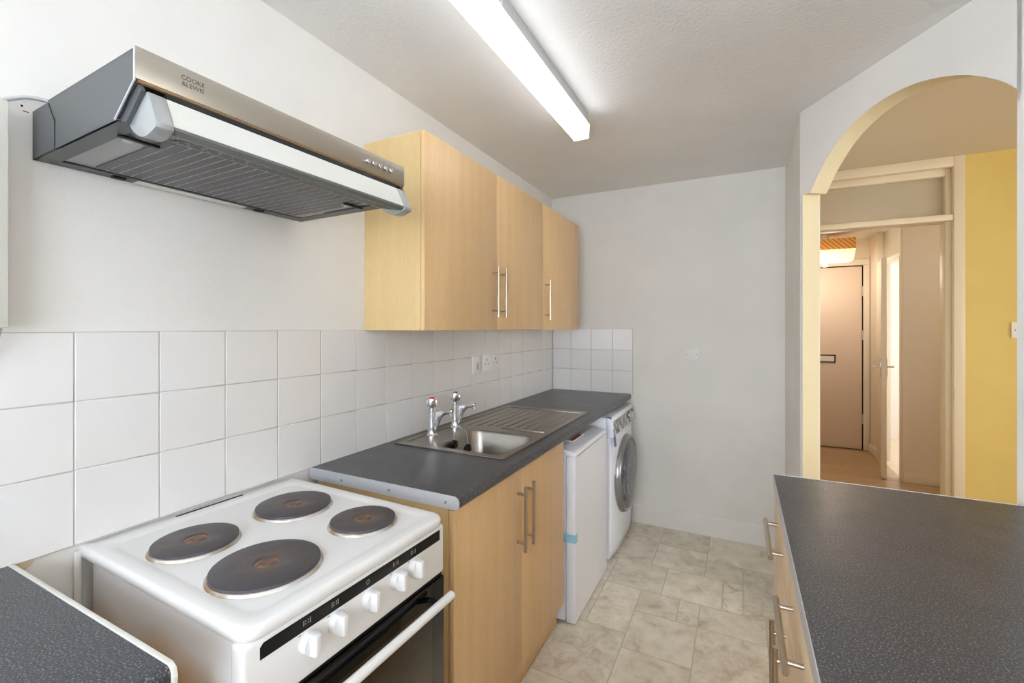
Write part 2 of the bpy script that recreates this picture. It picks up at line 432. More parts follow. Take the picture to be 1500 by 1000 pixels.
# diagonal arch wall
A0 = Vector((1.567, -.797)); T = Vector((.53172, -.84692)); NN = Vector((.84692, .53172)); TH = .08
arch = [(.017, 0), (.017, 2.012), (.062, 2.004), (.085, 2.035), (.118, 2.08), (.158, 2.123), (.221, 2.178), (.295, 2.217), (.38, 2.241), (.471, 2.248), (.557, 2.239),
        (.634, 2.216), (.704, 2.184), (.767, 2.142), (.815, 2.1), (.843, 2.066), (.855, 2.045), (.852, 2.035), (.843, 2.03), (.843, 0)]
# densify the curve
def catmull(P, n=5):
    out = []
    for i in range(len(P)-1):
        p0 = P[max(i-1, 0)]; p1 = P[i]; p2 = P[i+1]; p3 = P[min(i+2, len(P)-1)]
        for k in range(n):
            t = k/n
            out.append(tuple(.5*((2*p1[j])+(-p0[j]+p2[j])*t+(2*p0[j]-5*p1[j]+4*p2[j]-p3[j])*t*t+(-p0[j]+3*p1[j]-3*p2[j]+p3[j])*t**3) for j in range(2)))
    out.append(P[-1]); return out
ac = arch[:2]+catmull(arch[2:17], 4)+arch[17:]
S_END = 1.12
def P3(s, z, d): q = A0+T*s+NN*d; return (q.x, q.y, z)
bm = bmesh.new(); mats = [M['wall'], M['cream'], M['yellow']]
def quad(pts, mi, smooth=False):
    f = bm.faces.new([bm.verts.new(p) for p in pts]); f.material_index = mi; f.smooth = smooth
for d, mi in ((0, 0), (TH, 2)):
    for (s0, z0), (s1, z1) in zip(ac[1:-1], ac[2:-1]):
        if abs(s1-s0) > 1e-5: quad([P3(s0, z0, d), P3(s1, z1, d), P3(s1, H, d), P3(s0, H, d)], mi)
    quad([P3(0, 0, d), P3(.017, 0, d), P3(.017, H, d), P3(0, H, d)], mi)
    quad([P3(.843, 0, d), P3(S_END, 0, d), P3(S_END, H, d), P3(.843, H, d)], mi)
for (s0, z0), (s1, z1) in zip(ac, ac[1:]): quad([P3(s0, z0, 0), P3(s1, z1, 0), P3(s1, z1, TH), P3(s0, z0, TH)], 1)
quad([P3(0, 0, 0), P3(0, 0, TH), P3(0, H, TH), P3(0, H, 0)], 0)
quad([P3(S_END, 0, 0), P3(S_END, 0, TH), P3(S_END, H, TH), P3(S_END, H, 0)], 0)
me = bpy.data.meshes.new('wall_arch'); bm.to_mesh(me); bm.free()
for m in mats: me.materials.append(m)
wa = bpy.data.objects.new('wall_arch', me); COL.objects.link(wa); struct(wa)
# the wrap-around faces in the undercut on the right are tiny; the arch is one surface
E1 = A0+T*S_END
w = MB(); w.prism([(E1.x, E1.y), (E1.x+.07, E1.y+.04), (XW+.1, E1.y), (XW+.1, -2.75), (XW, -2.75), (XW, E1.y-.01)], 0, H, M['wall'], 'z')
for b in ((YN, -4.2, 0, H), (-4.2, -2.75, 0, 1.0), (-4.2, -2.75, 2.15, H)): w.box(XW, XW+.1, b[0], b[1], b[2], b[3], M['wall'])
struct(w.build('wall_right'))
f = MB()
for b in ((-4.2, -4.14, 1.0, 2.15), (-2.81, -2.75, 1.0, 2.15), (-4.14, -2.81, 1.0, 1.06), (-4.14, -2.81, 2.09, 2.15), (-3.5, -3.45, 1.06, 2.09)): f.box(XW+.02, XW+.08, b[0], b[1], b[2], b[3], M['gloss'], .004)
wf = struct(f.build('added_window_2'))  # unseen window, added to give the side fill a source
g = MB(); g.box(XW+.048, XW+.052, -4.14, -2.81, 1.06, 2.09, M['pane']); g.build('pane', wf)

# ceilings
w = MB(); w.prism([(-.1, YN-.1), (XW+.05, YN-.1), (XW+.05, E1.y), (A0.x+NN.x*.04, A0.y+NN.y*.04), (1.6, .1), (-.1, .1)], H, H+.1, M['ceil'], 'z'); struct(w.build('ceiling'))
q0 = A0+NN*.04; q1 = E1+NN*.04
w = MB(); w.prism([(q0.x, q0.y), (q1.x, q1.y), (XW+.05, YN-.1), (5.2, YN-.1), (5.2, .30), (1.61, .30), (1.61, q0.y)], H+.0, H+.1, M['livceil'], 'z'); struct(w.build('ceiling_living'))
w = MB(); w.box(1.0, 5.2, .30, 4.2, H, H+.1, M['wall']); struct(w.build('ceiling_hall'))

# kitchen floor: stone effect vinyl in random-size slabs on a .0955 m module
U = .0956; X0 = .66; Y0 = -.178
occ = {}; rects = []
known = [(-4, 2, -3, 0), (2, 5, -3, 1), (5, 9, -3, 2), (-2, 2, 0, 4), (2, 5, 1, 4), (5, 7, 2, 4), (7, 10, 2, 6), (0, 3, 4, 7), (3, 6, 4, 7), (6, 7, 4, 7), (7, 11, 6, 7),
         (0, 2, 7, 11), (2, 4, 7, 9), (4, 5, 7, 9), (5, 8, 7, 9), (2, 5, 9, 12), (5, 8, 9, 13), (8, 11, 7, 10), (-2, 2, 11, 15), (2, 5, 12, 16), (5, 8, 13, 16), (0, 3, 15, 0)]
IX0, IX1, JY0, JY1 = -7, 17, -3, 46
def place(a, b, c, d):
    a = max(a, IX0); b = min(b, IX1); c = max(c, JY0); d = min(d, JY1)
    if b <= a or d <= c: return False
    for i in range(a, b):
        for j in range(c, d):
            if (i, j) in occ: return False
    for i in range(a, b):
        for j in range(c, d): occ[(i, j)] = 1
    rects.append((a, b, c, d)); return True
for k in known: place(*k)
for j in range(JY0, JY1):
    for i in range(IX0, IX1):
        if (i, j) in occ: continue
        opts = [(4, 4), (3, 3), (4, 3), (3, 4), (2, 2), (4, 2), (2, 3), (3, 2)]
        random.shuffle(opts); opts += [(2, 2), (2, 1), (1, 2), (1, 1)]
        for a, b in opts:
            if i+a <= IX1 and j+b <= JY1 and place(i, i+a, j, j+b): break
bm = bmesh.new(); cl = bm.loops.layers.color.new('tone')
g = .0024
def flr(x0, x1, y0, y1, z, mi, c):
    f = bm.faces.new([bm.verts.new((x0, y0, z)), bm.verts.new((x1, y0, z)), bm.verts.new((x1, y1, z)), bm.verts.new((x0, y1, z))])
    f.material_index = mi
    for l in f.loops: l[cl] = c
for a, b, c, d in rects:
    x0 = max(X0+a*U, -.02)+g; x1 = min(X0+b*U, 2.2)-g; y1 = min(Y0-c*U, .0)-g; y0 = max(Y0-d*U, YN-.02)+g
    if x1 <= x0 or y1 <= y0: continue
    flr(x0, x1, y0, y1, .0, 1, (random.random(), random.random(), random.random(), 1))
flr(-.1, 2.25, YN-.1, .05, -.0015, 0, (0, 0, 0, 1))
me = bpy.data.meshes.new('floor'); bm.to_mesh(me); bm.free()
me.materials.append(M['floorgrout']); me.materials.append(M['floor'])
fo = bpy.data.objects.new('floor', me); COL.objects.link(fo); struct(fo)
w = MB(); w.prism([(A0.x, A0.y), (E1.x, E1.y), (2.25, YN-.1), (5.2, YN-.1), (5.2, 3.2), (1.0, 3.2), (1.0, .254), (1.6, .254)], -.06, -.001, M['woodfloor'], 'z'); struct(w.build('floor_hall'))

# skirtings
w = MB(); w.prism([(-.0001, 0), (-.016, 0), (-.016, .118), (-.008, .13), (-.0001, .13)], .62, 1.566, M['wall'], 'x')
struct(w.build('baseboard_far'))
w = MB(); w.box(1.551, 1.567, -.79, -.016, 0, .13, M['wall'], .003); struct(w.build('baseboard_return'))

# splashback tiles: bevelled glazed tiles on a grout bed
TZ = [1.383, 1.229, 1.077, .911]; TY = -2.844
def tiles(name, cells, ax):
    t = MB()
    for (a0, a1, z0, z1) in cells:
        gq = .0012
        if ax == 'y': t.box(.0, .008, a0+gq, a1-gq, z0+gq, z1-gq, M['tile'], .0012, 1)
        else: t.box(a0+gq, a1-gq, -.008, .0, z0+gq, z1-gq, M['tile'], .0012, 1)
    lo = min(c[0] for c in cells); hi = max(c[1] for c in cells)
    if ax == 'y': t.box(.0, .0064, lo, hi, TZ[3], TZ[0], M['grout'])
    else: t.box(lo, hi, -.0064, .0, TZ[3], TZ[0], M['grout'])
    return struct(t.build(name))
ys = []; y = TY
while y > YN: y -= .1635
while y < -.02:
    ys.append(y); y += .1635
ys[0] = YN
ys.append(-.0085)
tiles('trim_1', [(a, b, z1, z0) for a, b in zip(ys, ys[1:]) if b-a > .01 for z0, z1 in zip(TZ, TZ[1:])], 'y')
xs = [.0085, .159, .318, .480, .625]
tiles('trim_2', [(a, b, z1, z0) for a, b in zip(xs, xs[1:]) for z0, z1 in zip(TZ, TZ[1:])], 'x')

# ---------------- beyond the arch: living room wall, frame, hall
Y2 = .254
w = MB(); w.box(2.484, 5.2, Y2, Y2+.1, 0, H, M['yellow']); struct(w.build('wall_yellow'))
# living room right side, with an unseen window opening added for daylight
w = MB()
for b in ((YN-.1, -3.6, 0, H), (-1.2, .254, 0, H), (-3.6, -1.2, 0, .8), (-3.6, -1.2, 2.2, H)): w.box(5.1, 5.2, b[0], b[1], b[2], b[3], M['yellow'])
struct(w.build('wall_living_right'))
w = MB(); w.box(XW+.1, 5.2, YN-.1, YN, 0, H, M['wall']); struct(w.build('wall_living_near'))
# door lining with transom light
f = MB()
f.box(2.433, 2.484, Y2-.022, Y2+.1, 0, 2.399, M['frame'], .004)
f.box(2.406, 2.433, Y2+.012, Y2+.1, 0, 2.338, M['frame'], .004)
f.box(1.66, 2.433, Y2-.022, Y2+.1, 2.338, 2.399, M['frame'], .004)
f.box(1.70, 2.406, Y2+.012, Y2+.1, 2.294, 2.338, M['frame'], .003)
f.box(1.66, 2.433, Y2-.018, Y2+.1, 2.023, 2.060, M['frame'], .005)
f.box(1.66, 1.70, Y2-.022, Y2+.1, 0, 2.338, M['frame'], .004)
fr = struct(f.build('trim_3'))
g_ = MB(); g_.box(1.70, 2.406, Y2+.045, Y2+.050, 2.060, 2.294, M['transom']); g_.build('pane', fr)
g_ = MB(); g_.box(2.4335, 2.4355, Y2-.0245, Y2-.004, .97, 1.03, M['brushed'], .0005); g_.build('strike_plate', fr)
# hall walls
w = MB(); w.box(1.40, 1.50, Y2+.1, 3.2, 0, H, M['hall']); w.box(1.50, 1.66, Y2+.0, Y2+.1, 0, H, M['hall']); struct(w.build('wall_hall_left'))
w = MB(); w.box(2.6205, 4.0, 1.92, 2.0, 0, H, M['hall']); struct(w.build('wall_hall_side'))
w = MB(); w.box(3.9, 4.0, Y2+.1, 1.92, 0, H, M['hall']); struct(w.build('wall_hall_right'))
w = MB(); w.box(2.62, 2.72, 2.74, 3.2, 0, H, M['hall']); struct(w.build('wall_hall_corner'))
w = MB(); w.box(2.597, 2.6195, 3.08, 3.12, 0, H, M['hall']); w.box(1.5, 2.597, 3.08, 3.12, 2.12, H, M['hall']); w.box(1.5, 1.62, 3.08, 3.2, 0, 2.14, M['hall']); struct(w.build('wall_hall_far'))
# bedroom seen through the ajar door
w = MB(); w.box(2.72, 4.8, 3.9, 4.0, 0, H, M['wall']); w.box(2.62, 2.72, 3.2, 4.0, 0, H, M['wall']); w.box(4.7, 4.8, 2.0, 4.0, 0, H, M['wall']); struct(w.build('wall_side_room'))
w = MB(); w.box(2.64, 4.8, 1.96, 4.0, -.02, .0005, M['palefloor']); struct(w.build('floor_side_room'))
# front door
w = MB(); w.box(1.5, 2.7, 3.121, 3.2, 0, 2.14, M['darkgap']); struct(w.build('door_backing'))  # added backing blocks a light leak; its dark colour stands for gap shade
d1 = MB()
d1.box(1.66, 2.547, 3.06, 3.10, .01, 2.088, M['glosspink'], .003)
door1 = struct(d1.build('door_1'))
p = MB()
for b in ((2.03, 2.30, .985, .997), (2.03, 2.30, 1.064, 1.076), (2.03, 2.042, .985, 1.076), (2.288, 2.30, .985, 1.076)): p.box(b[0], b[1], 3.048, 3.0595, b[2], b[3], M['black'], .001)
p.box(2.042, 2.288, 3.052, 3.0595, .997, 1.064, M['white_plastic'], .001)
p.build('letterbox', door1)
for z in (.30, 1.25, 1.75):
    p = MB(); p.box(2.549, 2.557, 3.045, 3.058, z, z+.11, M['gloss'], .001); p.build('hinge', door1)
f = MB()
f.box(2.560, 2.615, 3.045, 3.0795, 0, 2.0999, M['gloss'], .004); f.box(1.56, 2.615, 3.045, 3.0795, 2.10, 2.17, M['gloss'], .004)
f.box(1.60, 1.65, 3.045, 3.0795, 0, 2.0999, M['gloss'], .004)
struct(f.build('trim_4'))
# side room doorway: lining, transom glass, ajar leaf
f = MB()
f.box(2.605, 2.72, 2.70, 2.74, 0, H-.002, M['gloss'], .004)
f.box(2.605, 2.6200, 1.9215, 1.95, 0, H-.002, M['hall'], .002); f.box(2.6201, 2.72, 2.0005, 2.02, 0, H-.002, M['hall'])
f.box(2.606, 2.72, 1.951, 2.699, 2.045, 2.08, M['gloss'], .004)
fr2 = struct(f.build('trim_5'))
g_ = MB(); g_.box(2.66, 2.664, 2.021, 2.70, 2.081, 2.395, M['transom']); g_.build('pane', fr2)
dl = MB(); dl.box(-.04, 0, -.775, 0, .008, 2.035, M['gloss'], .003)
leaf = struct(dl.build('door_2')); leaf.location = (2.645, 2.69, 0); leaf.rotation_euler = (0, 0, -math.atan2(.135, .765))
for sx in (-1, 1):
    h = MB(); x = 0.0 if sx > 0 else -.04
    h.box(min(x, x+sx*.006), max(x, x+sx*.006), -.745, -.705, .94, 1.10, M['brushed'], .001)
    h.cyl((x, -.725, 1.03), (x+sx*.05, -.725, 1.03), .008, M['brushed'], 12)
    h.cyl((x+sx*.05, -.732, 1.03), (x+sx*.05, -.62, 1.03), .008, M['brushed'], 12)
    h.build('door_handle', leaf)
struct((lambda m: m.box(2.603, 2.62, 2.745, 3.04, 0, .09, M['gloss'], .003).build('baseboard_hall'))(MB()))
struct((lambda m: m.box(2.625, 3.89, 1.905, 1.92, 0, .09, M['hall'], .003).build('baseboard_hall_side'))(MB()))

# hall lantern
lamp = thing('ceiling_lantern', 'glowing rattan and paper lantern under the hall ceiling, seen through the arch', 'ceiling lamp', (2.12, 2.62, 2.10))
l = MB(); l.box(-.27, .27, -.12, .12, .12, .235, M['rattan'], .004); l.build('woven_band', lamp)
l = MB(); l.prism([(-.25, .0), (.25, .0), (.27, .1195), (-.27, .1195)], -.11, .11, M['lantern'], 'y'); l.build('shade', lamp)
l = MB(); l.cyl((0.02, 0, -.05), (0.02, 0, -.001), .022, M['gloss'], 14); l.build('finial', lamp)
l = MB(); l.cyl((0, 0, .236), (0, 0, .2995), .05, M['gloss'], 16); l.build('ceiling_rose', lamp)

# ------------------------------------------------------------------ handles
def bar_handle(parent, p, L, vertical, out, m=None, r=.0062, so=.032, inset=.03, name='handle'):
    """bar centred at p on a surface; out = outward unit vector in x (+1/-1)."""
    m = m or M['brushed']; h = MB()
    px, py, pz = p; xb = px+out*so
    if vertical:
        h.cyl((xb, py, pz-L/2), (xb, py, pz+L/2), r, m, 16)
        for z in (pz-L/2+inset, pz+L/2-inset): h.cyl((px, py, z), (xb, py, z), r*.8, m, 12)
    else:
        h.cyl((xb, py-L/2, pz), (xb, py+L/2, pz), r, m, 16)
        for yy in (py-L/2+inset, py+L/2-inset): h.cyl((px, yy, pz), (xb, yy, pz), r*.8, m, 12)
    return h.build(name, parent)

# ------------------------------------------------------------------ wall cabinets
def wall_cab(y0, y1, z0, z1, splits, handles, label, xf=.292, side=True):
    yc = (y0+y1)/2
    t = thing('wall_cabinet', label, 'cabinet', (0, y0, z0))
    c = MB()
    hh = z1-z0; W = y1-y0
    c.box(.001, xf-.019, 0, .016, 0, hh, M['beechside'], .0008); c.box(.001, xf-.019, W-.016, W, 0, hh, M['beechside'], .0008)
    c.box(.001, xf-.019, .016, W-.016, 0.002, .018, M['beechside']); c.box(.001, xf-.019, .016, W-.016, hh-.018, hh-.002, M['beechside'])
    c.box(.001, .008, .016, W-.016, .018, hh-.018, M['beechside'])
    c.build('carcass', t)
    ed = [0]+[s-y0 for s in splits]+[W]
    for (a, b), hy in zip(zip(ed, ed[1:]), handles):
        d = MB(); d.box(xf-.018, xf, a+.0012, b-.0012, 0.0, hh, M['beech'], .0012)
        do = d.build('door', t)
        bar_handle(do, (xf, hy-y0, .176), .236, True, 1, r=.0058)
    return t
wall_cab(-1.977, -.876, 1.382, 2.113, [-1.429], [-1.469, -1.394], 'beech double-door wall cabinet beside the extractor hood')
wall_cab(-.874, -.227, 1.379, 2.113, [], [-.838], 'narrower single-door beech wall cabinet at the far end of the row')

# ------------------------------------------------------------------ sink base cabinet
BY0, BY1 = -2.222, -1.325
t = thing('base_cabinet', 'beech double-door floor cabinet under the sink', 'cabinet', (0, BY0, 0))
W = BY1-BY0
c = MB(); c.box(.03, .568, 0, .018, 0, .876, M['beechside'], .001); c.box(.03, .568, W-.018, W, .1, .876, M['beechside'], .001)
c.box(.03, .568, .018, W-.018, .10, .118, M['beechside']); c.box(.03, .04, .018, W-.018, .118, .876, M['beechside'])
c.build('carcass', t)
c = MB(); c.box(.535, .552, .018, W-.0, 0.001, .112, M['beech'], .001); c.build('kickboard', t)
c = MB(); c.box(.5525, .556, .018, W, 0.001, .008, M['edge'], .001); c.build('sealing_strip', t)
for a, b, hy in ((0.0, .447, .411), (.447, W, .483)):
    d = MB(); d.box(.57, .588, a+.0012, b-.0012, .118, .868, M['beech'], .0012); do = d.build('door', t)
    bar_handle(do, (.588, hy, .695), .236, True, 1, r=.0066, so=.034)

# ------------------------------------------------------------------ worktops
def top_profile(xf, z1=.915, th=.036, back=.0085):
    r = .012
    P = [(back, z1-th), (xf-r, z1-th)]
    for k in range(0, 7): a = -PI/2+k*PI/12; P.append((xf-r+r*math.cos(a), z1-th+r+r*math.sin(a)))
    R2 = .011
    for k in range(0, 9): a = k*PI/16; P.append((xf-R2+R2*math.cos(a), z1-R2+R2*math.sin(a)))
    P.append((back, z1)); return P
t = thing('worktop', 'long dark speckled worktop holding the sink, running from the cooker to the end wall', 'worktop', (0, 0, 0))
# slab with the bowl cut out: front and back strips plus both ends
SX0, SX1, SY0, SY1 = .05, .558, -1.862, -.85
HX0, HX1, HY0, HY1 = .19, .54, -1.845, -1.48
c = MB()
c.prism(top_profile(.614), -2.233, HY0, M['worktop'], 'y', smooth=True)
c.prism(top_profile(.614), HY1, -.0085, M['worktop'], 'y', smooth=True)
c.prism(top_profile(.614, back=HX1), HY0, HY1, M['worktop'], 'y', smooth=True)
c.box(.0085, HX0, HY0, HY1, .879, .915, M['worktop'])
c.build('slab', t)
c = MB(); P = [(.0085, .8785), (.606, .8785), (.614, .886), (.6155, .9), (.611, .911), (.60, .9165), (.0085, .9165)]
c.prism(P, -2.2365, -2.2335, M['alu'], 'y')
eo = c.build('metal_end_strip', t)
for x in (.16, .36, .57):
    s = MB(); s.cyl((x, -2.2385, .896), (x, -2.2366, .896), .004, M['steel'], 10); s.build('screw', eo)
t = thing('worktop', 'dark worktop in the near left corner beside the cooker', 'worktop', (0, 0, 0))
c = MB(); c.prism(top_profile(.603), YN+.002, -2.9455, M['worktop'], 'y', smooth=True); c.build('slab', t)
c = MB(); c.prism([(.0085, .874), (.598, .874), (.6055, .882), (.607, .9), (.603, .912), (.594, .917), (.0085, .917)], -2.9450, -2.938, M['edge'], 'y', bev=.0006); c.build('white_end_strip', t)
t = thing('base_cabinet', 'beech floor cabinet under the near left worktop, mostly hidden', 'cabinet', (0, -3.9, 0))
c = MB(); c.box(.03, .56, 0, .94, .1, .876, M['beechside'], .001); c.box(.03, .53, 0, .94, 0.001, .1, M['beechside']); c.build('carcass', t)
c = MB(); c.box(.561, .579, .002, .938, .118, .868, M['beech'], .0012); do = c.build('door', t)
bar_handle(do, (.579, .9, .7), .236, True, 1)

# ------------------------------------------------------------------ sink
sk = thing('sink', 'stainless steel inset sink with ribbed drainer, set in the long worktop', 'sink', (0, 0, .915))
bm = bmesh.new()
def rr(x0, x1, y0, y1, r, z, n=6):
    out = []
    for cx, cy, a0 in ((x1-r, y1-r, 0), (x0+r, y1-r, PI/2), (x0+r, y0+r, PI), (x1-r, y0+r, 3*PI/2)):
        for k in range(n+1):
            a = a0+k*PI/2/n; out.append((cx+r*math.cos(a), cy+r*math.sin(a), z))
    return out
def ring(pts): return [bm.verts.new(p) for p in pts]
def bridge(a, b, sm=True):
    n = len(a)
    for k in range(n):
        f = bm.faces.new([a[k], a[(k+1) % n], b[(k+1) % n], b[k]]); f.smooth = sm
# bowl
bx0, bx1, by0, by1 = .205, .532, -1.825, -1.495
lv = [(0, .0035, .055), (.002, .001, .052), (.006, -.006, .05), (.012, -.10, .055), (.02, -.125, .06), (.045, -.138, .07), (.10, -.142, .05)]
rings_ = [ring(rr(bx0+o, bx1-o, by0+o, by1-o, r_, z_)) for o, z_, r_ in lv]
for a, b in zip(rings_, rings_[1:]): bridge(a, b)
f = bm.faces.new(rings_[-1]); f.smooth = True
# flat deck around the bowl: outer loop matched to the bowl loop
outer_in = ring(rr(.175, SX1-.012, -1.848, -1.455, .012, .0035))
bridge(outer_in, rings_[0], False)
# rolled rim of the near deck region + rest handled as boxes below
me = bpy.data.meshes.new('bowl'); bm.to_mesh(me); bm.free(); me.materials.append(M['steel'])
bo = bpy.data.objects.new('bowl', me); COL.objects.link(bo); bo.parent = sk
dk = MB()
dz = .0034
dk.box(SX0+.01, .175, SY0+.01, SY1-.01, .0006, dz, M['steel'])
dk.box(.175, SX1-.012, -1.455, SY1-.01, .0006, dz, M['steel'])
# rim, rolled
for b in ((SX0, SX0+.012, SY0, SY1), (SX1-.012, SX1, SY0, SY1), (SX0, SX1, SY0, SY0+.014), (SX0, SX1, SY1-.012, SY1)):
    dk.box(b[0], b[1], b[2], b[3], .0004, .0052, M['steel'], .002, 3)
dk.build('deck', sk)
# drainer ridges, framed by raised beads
rb = MB()
n = 9
for k in range(n):
    x = .135+k*.0465
    ya = -1.40 if x > .22 else -1.43
    rb.box(x-.007, x+.007, ya, -.925, .0025, .0058, M['steel'], .0016, 2)
rb.build('drainer_ribs', sk)
rb = MB()
rb.box(.10, .53, -.912, -.895, .0025, .0085, M['steel'], .003, 2)
rb.box(.31, .53, -1.425, -1.41, .0025, .0085, M['steel'], .003, 2)
rb.box(.075, .087, -1.82, -.9, .0025, .0075, M['steel'], .002, 2)
rb.build('drainer_border', sk)
ov = MB(); ov.lathe([(0, .004), (.02, .004), (.032, .001), (.035, 0)], M['steel'], 24, Matrix.Translation((.35, -1.66, -.1415))); ov.build('waste', sk)
# plugs on ball chains hung from the tap base
def plug(pts, ppos):
    base = Vector((0, 0, .915)); pp_ = Vector(ppos)-base
    m_ = MB(); m_.lathe([(0, .012), (.010, .012), (.012, .006), (.019, .004), (.021, -.004), (.018, -.012), (0, -.012)], M['black'], 24, RX((0, 1, 0), (.3, 0, 1), (1, 0, -.3), (0, 0, 0))); po = m_.build('plug', sk, pp_)
    c_ = MB(); c_.tube([Vector(p)-Vector(ppos) for p in pts], .0018, M['chrome'], 8); c_.build('chain', po)
plug([(.143, -1.54, .925), (.19, -1.63, .922), (.212, -1.672, .919), (.222, -1.686, .905)], (.229, -1.69, .892))
plug([(.147, -1.522, .925), (.19, -1.55, .922), (.213, -1.575, .919), (.232, -1.595, .90), (.245, -1.61, .878)], (.250, -1.615, .860))

# ------------------------------------------------------------------ taps
def tap(y, label, cap):
    t = thing('tap', label, 'tap', (.122, y, .9185), 0, None)
    b = MB()
    b.lathe([(0, 0), (.024, 0), (.024, .008), (.020, .013), (.0185, .02), (.0165, .05), (.0155, .09), (.0165, .105), (.016, .120), (0, .120)], M['chrome'], 28); b.build('body', t)
    s = MB()
    P_ = [(.0, .116), (.03, .118), (.06, .119), (.084, .120), (.097, .124), (.104, .128), (.110, .126), (.110, .117), (.105, .108), (.094, .106), (.078, .104), (.062, .096), (.048, .082), (.037, .062), (.030, .040), (.026, .020), (.0, .014)]
    s.prism(P_, -.010, .010, M['chrome'], 'y', bev=.006)
    s.cyl((.100, 0, .118), (.102, 0, .099), .0090, M['chrome'], 16)
    s.build('spout', t)
    k_ = MB()
    k_.lathe([(0, .119), (.010, .119), (.010, .126), (.017, .130), (.0195, .138), (.0205, .158), (.019, .166), (0, .168)], M['chrome'], 12, None, True)
    for a in range(4):
        an = a*PI/2+.3; k_.box(-.004, .004, .0165, .0225, .132, .160, M['chrome'], .0015, 2, Matrix.Rotation(an, 4, 'Z'))
    ko = k_.build('head', t)
    c_ = MB(); c_.lathe([(0, .1725), (.008, .172), (.011, .1685), (.011, .1665)], cap, 20); c_.build('cap', ko)
    return t
tap(-1.705, 'hot chrome sink tap with a red cap, nearer the cooker', M['red'])
tap(-1.525, 'cold chrome sink tap with a grey cap, farther from the cooker', M['bluecap'])

# ------------------------------------------------------------------ cooker
YAW = -.0259
ck = thing('cooker', 'white freestanding electric cooker with four hotplates', 'cooker', (0, -2.5701, 0), YAW)
HWk = .265
b = MB()
b.box(.045, .584, -HWk+.012, HWk-.012, .02, .882, M['cookerside'], .004)
b.box(.584, .604, -HWk+.008, HWk-.008, .02, .45, M['enamel'], .003)
for sy in (-1, 1):
    for x in (.10, .56): b.cyl((x, sy*.22, 0.0), (x, sy*.22, .02), .018, M['black'], 12)
b.build('body', ck)
b = MB(); b.box(.018, .045, -HWk+.03, HWk-.03, .1, .882, M['greyplast'], .002); b.build('back_panel', ck)
# hob: pressed enamel top with rounded front corners
bm = bmesh.new()
def ring_h(x0, x1, y0, y1, rb_, rf, z, n=7):
    out = []
    for cx, cy, a0, r in ((x1-rf, y1-rf, 0, rf), (x0+rb_, y1-rb_, PI/2, rb_), (x0+rb_, y0+rb_, PI, rb_), (x1-rf, y0+rf, 3*PI/2, rf)):
        for k in range(n+1):
            a = a0+k*PI/2/n; out.append(bm.verts.new((cx+r*math.cos(a), cy+r*math.sin(a), z)))
    return out
R_ = []
for o, z in ((.004, .8815), (.0005, .885), (0, .8955), (.0015, .9010), (.0045, .9045), (.010, .9058)):
    R_.append(ring_h(.0005+o*.3, .625-o, -HWk+o, HWk-o, .006, .034, z))
for o, z in ((.030, .9058), (.038, .9034), (.044, .903)):
    R_.append(ring_h(.055+o*.3, .625-o, -HWk+o, HWk-o, .03, .03, z))
for a, b_ in zip(R_, R_[1:]): bridge(a, b_)
bm.faces.new(R_[-1]); bm.faces.new(R_[0][::-1])
bmesh.ops.recalc_face_normals(bm, faces=bm.faces)
me = bpy.data.meshes.new('hob_top'); bm.to_mesh(me); bm.free(); me.materials.append(M['enamel'])
ho = bpy.data.objects.new('hob_top', me); COL.objects.link(ho); ho.parent = ck
s = MB(); s.box(.022, .027, -.080, .092, .9060, .9073, M['black']); s.build('vent_slot', ho)
def w2l(x, y):
    d = Vector((x, y+2.5701)); c_, s_ = math.cos(-YAW), math.sin(-YAW)
    return d.x*c_-d.y*s_, d.x*s_+d.y*c_
for i, (x, y, r) in enumerate(((.221, -.131, .0885), (.231, .108, .098), (.469, .129, .083), (.460, -.119, .106))):
    lx, ly = x, y
    h = MB(); h.lathe([(0, .0105), (.022, .0105), (.024, .0122), (.026, .0125), (r-.008, .0128), (r-.005, .0115), (r-.005, .004), (0, .004)], M['ring'], 64, smooth=True)
    h.lathe([(0, .0112), (.0215, .0112), (.0225, .0105)], M['platecore'], 32)
    h_o = h.build('hotplate', ck, (lx, ly, .903))
    if i in (2, 3): h_o['label'] = 'hotplate nearer the control knobs'
    e = MB(); e.lathe([(r-.005, .0060), (r-.003, .0058), (r-.0008, .003), (r, .0002), (r+.001, .0003)], M['rust'], 64); e.build('trim_ring', h_o)
# control panel
cp = MB(); cp.box(.5845, .620, -HWk+.001, HWk-.001, .756, .8810, M['enamel'], .008, 3); cpo = cp.build('control_panel', ck)
ds = MB(); ds.prism([(-HWk+.030, .846), (HWk-.022, .846), (HWk-.022, .872), (-HWk+.036, .872), (-HWk+.030, .866)], .6195, .6208, M['black'], 'x'); dso = ds.build('display_strip', cpo)
KY = (-.143, -.081, .003, .086, .145)
for i, y in enumerate(KY):
    mk = MB(); yy = y-.004
    if i == 2:
        mk.lathe([(.0035, 0), (.0042, .0003), (.005, 0)], M['mark'], 16, RX((0, 1, 0), (0, 0, 1), (1, 0, 0), (.6209, yy, .859)))
    else:
        for dy in (-.007, .007): mk.box(.6208, .6212, yy+dy-.0007, yy+dy+.0007, .855, .865, M['mark'])
        for dy in (-.003, .003):
            for dz_ in (.8575, .8625): mk.box(.6208, .6212, yy+dy-.0012, yy+dy+.0012, dz_-.001, dz_+.001, M['mark'])
        mk.box(.6201, .6204, yy-.018, yy-.012, .841, .843, M['mark'])
    mo_ = mk.build('printed_symbol', dso)
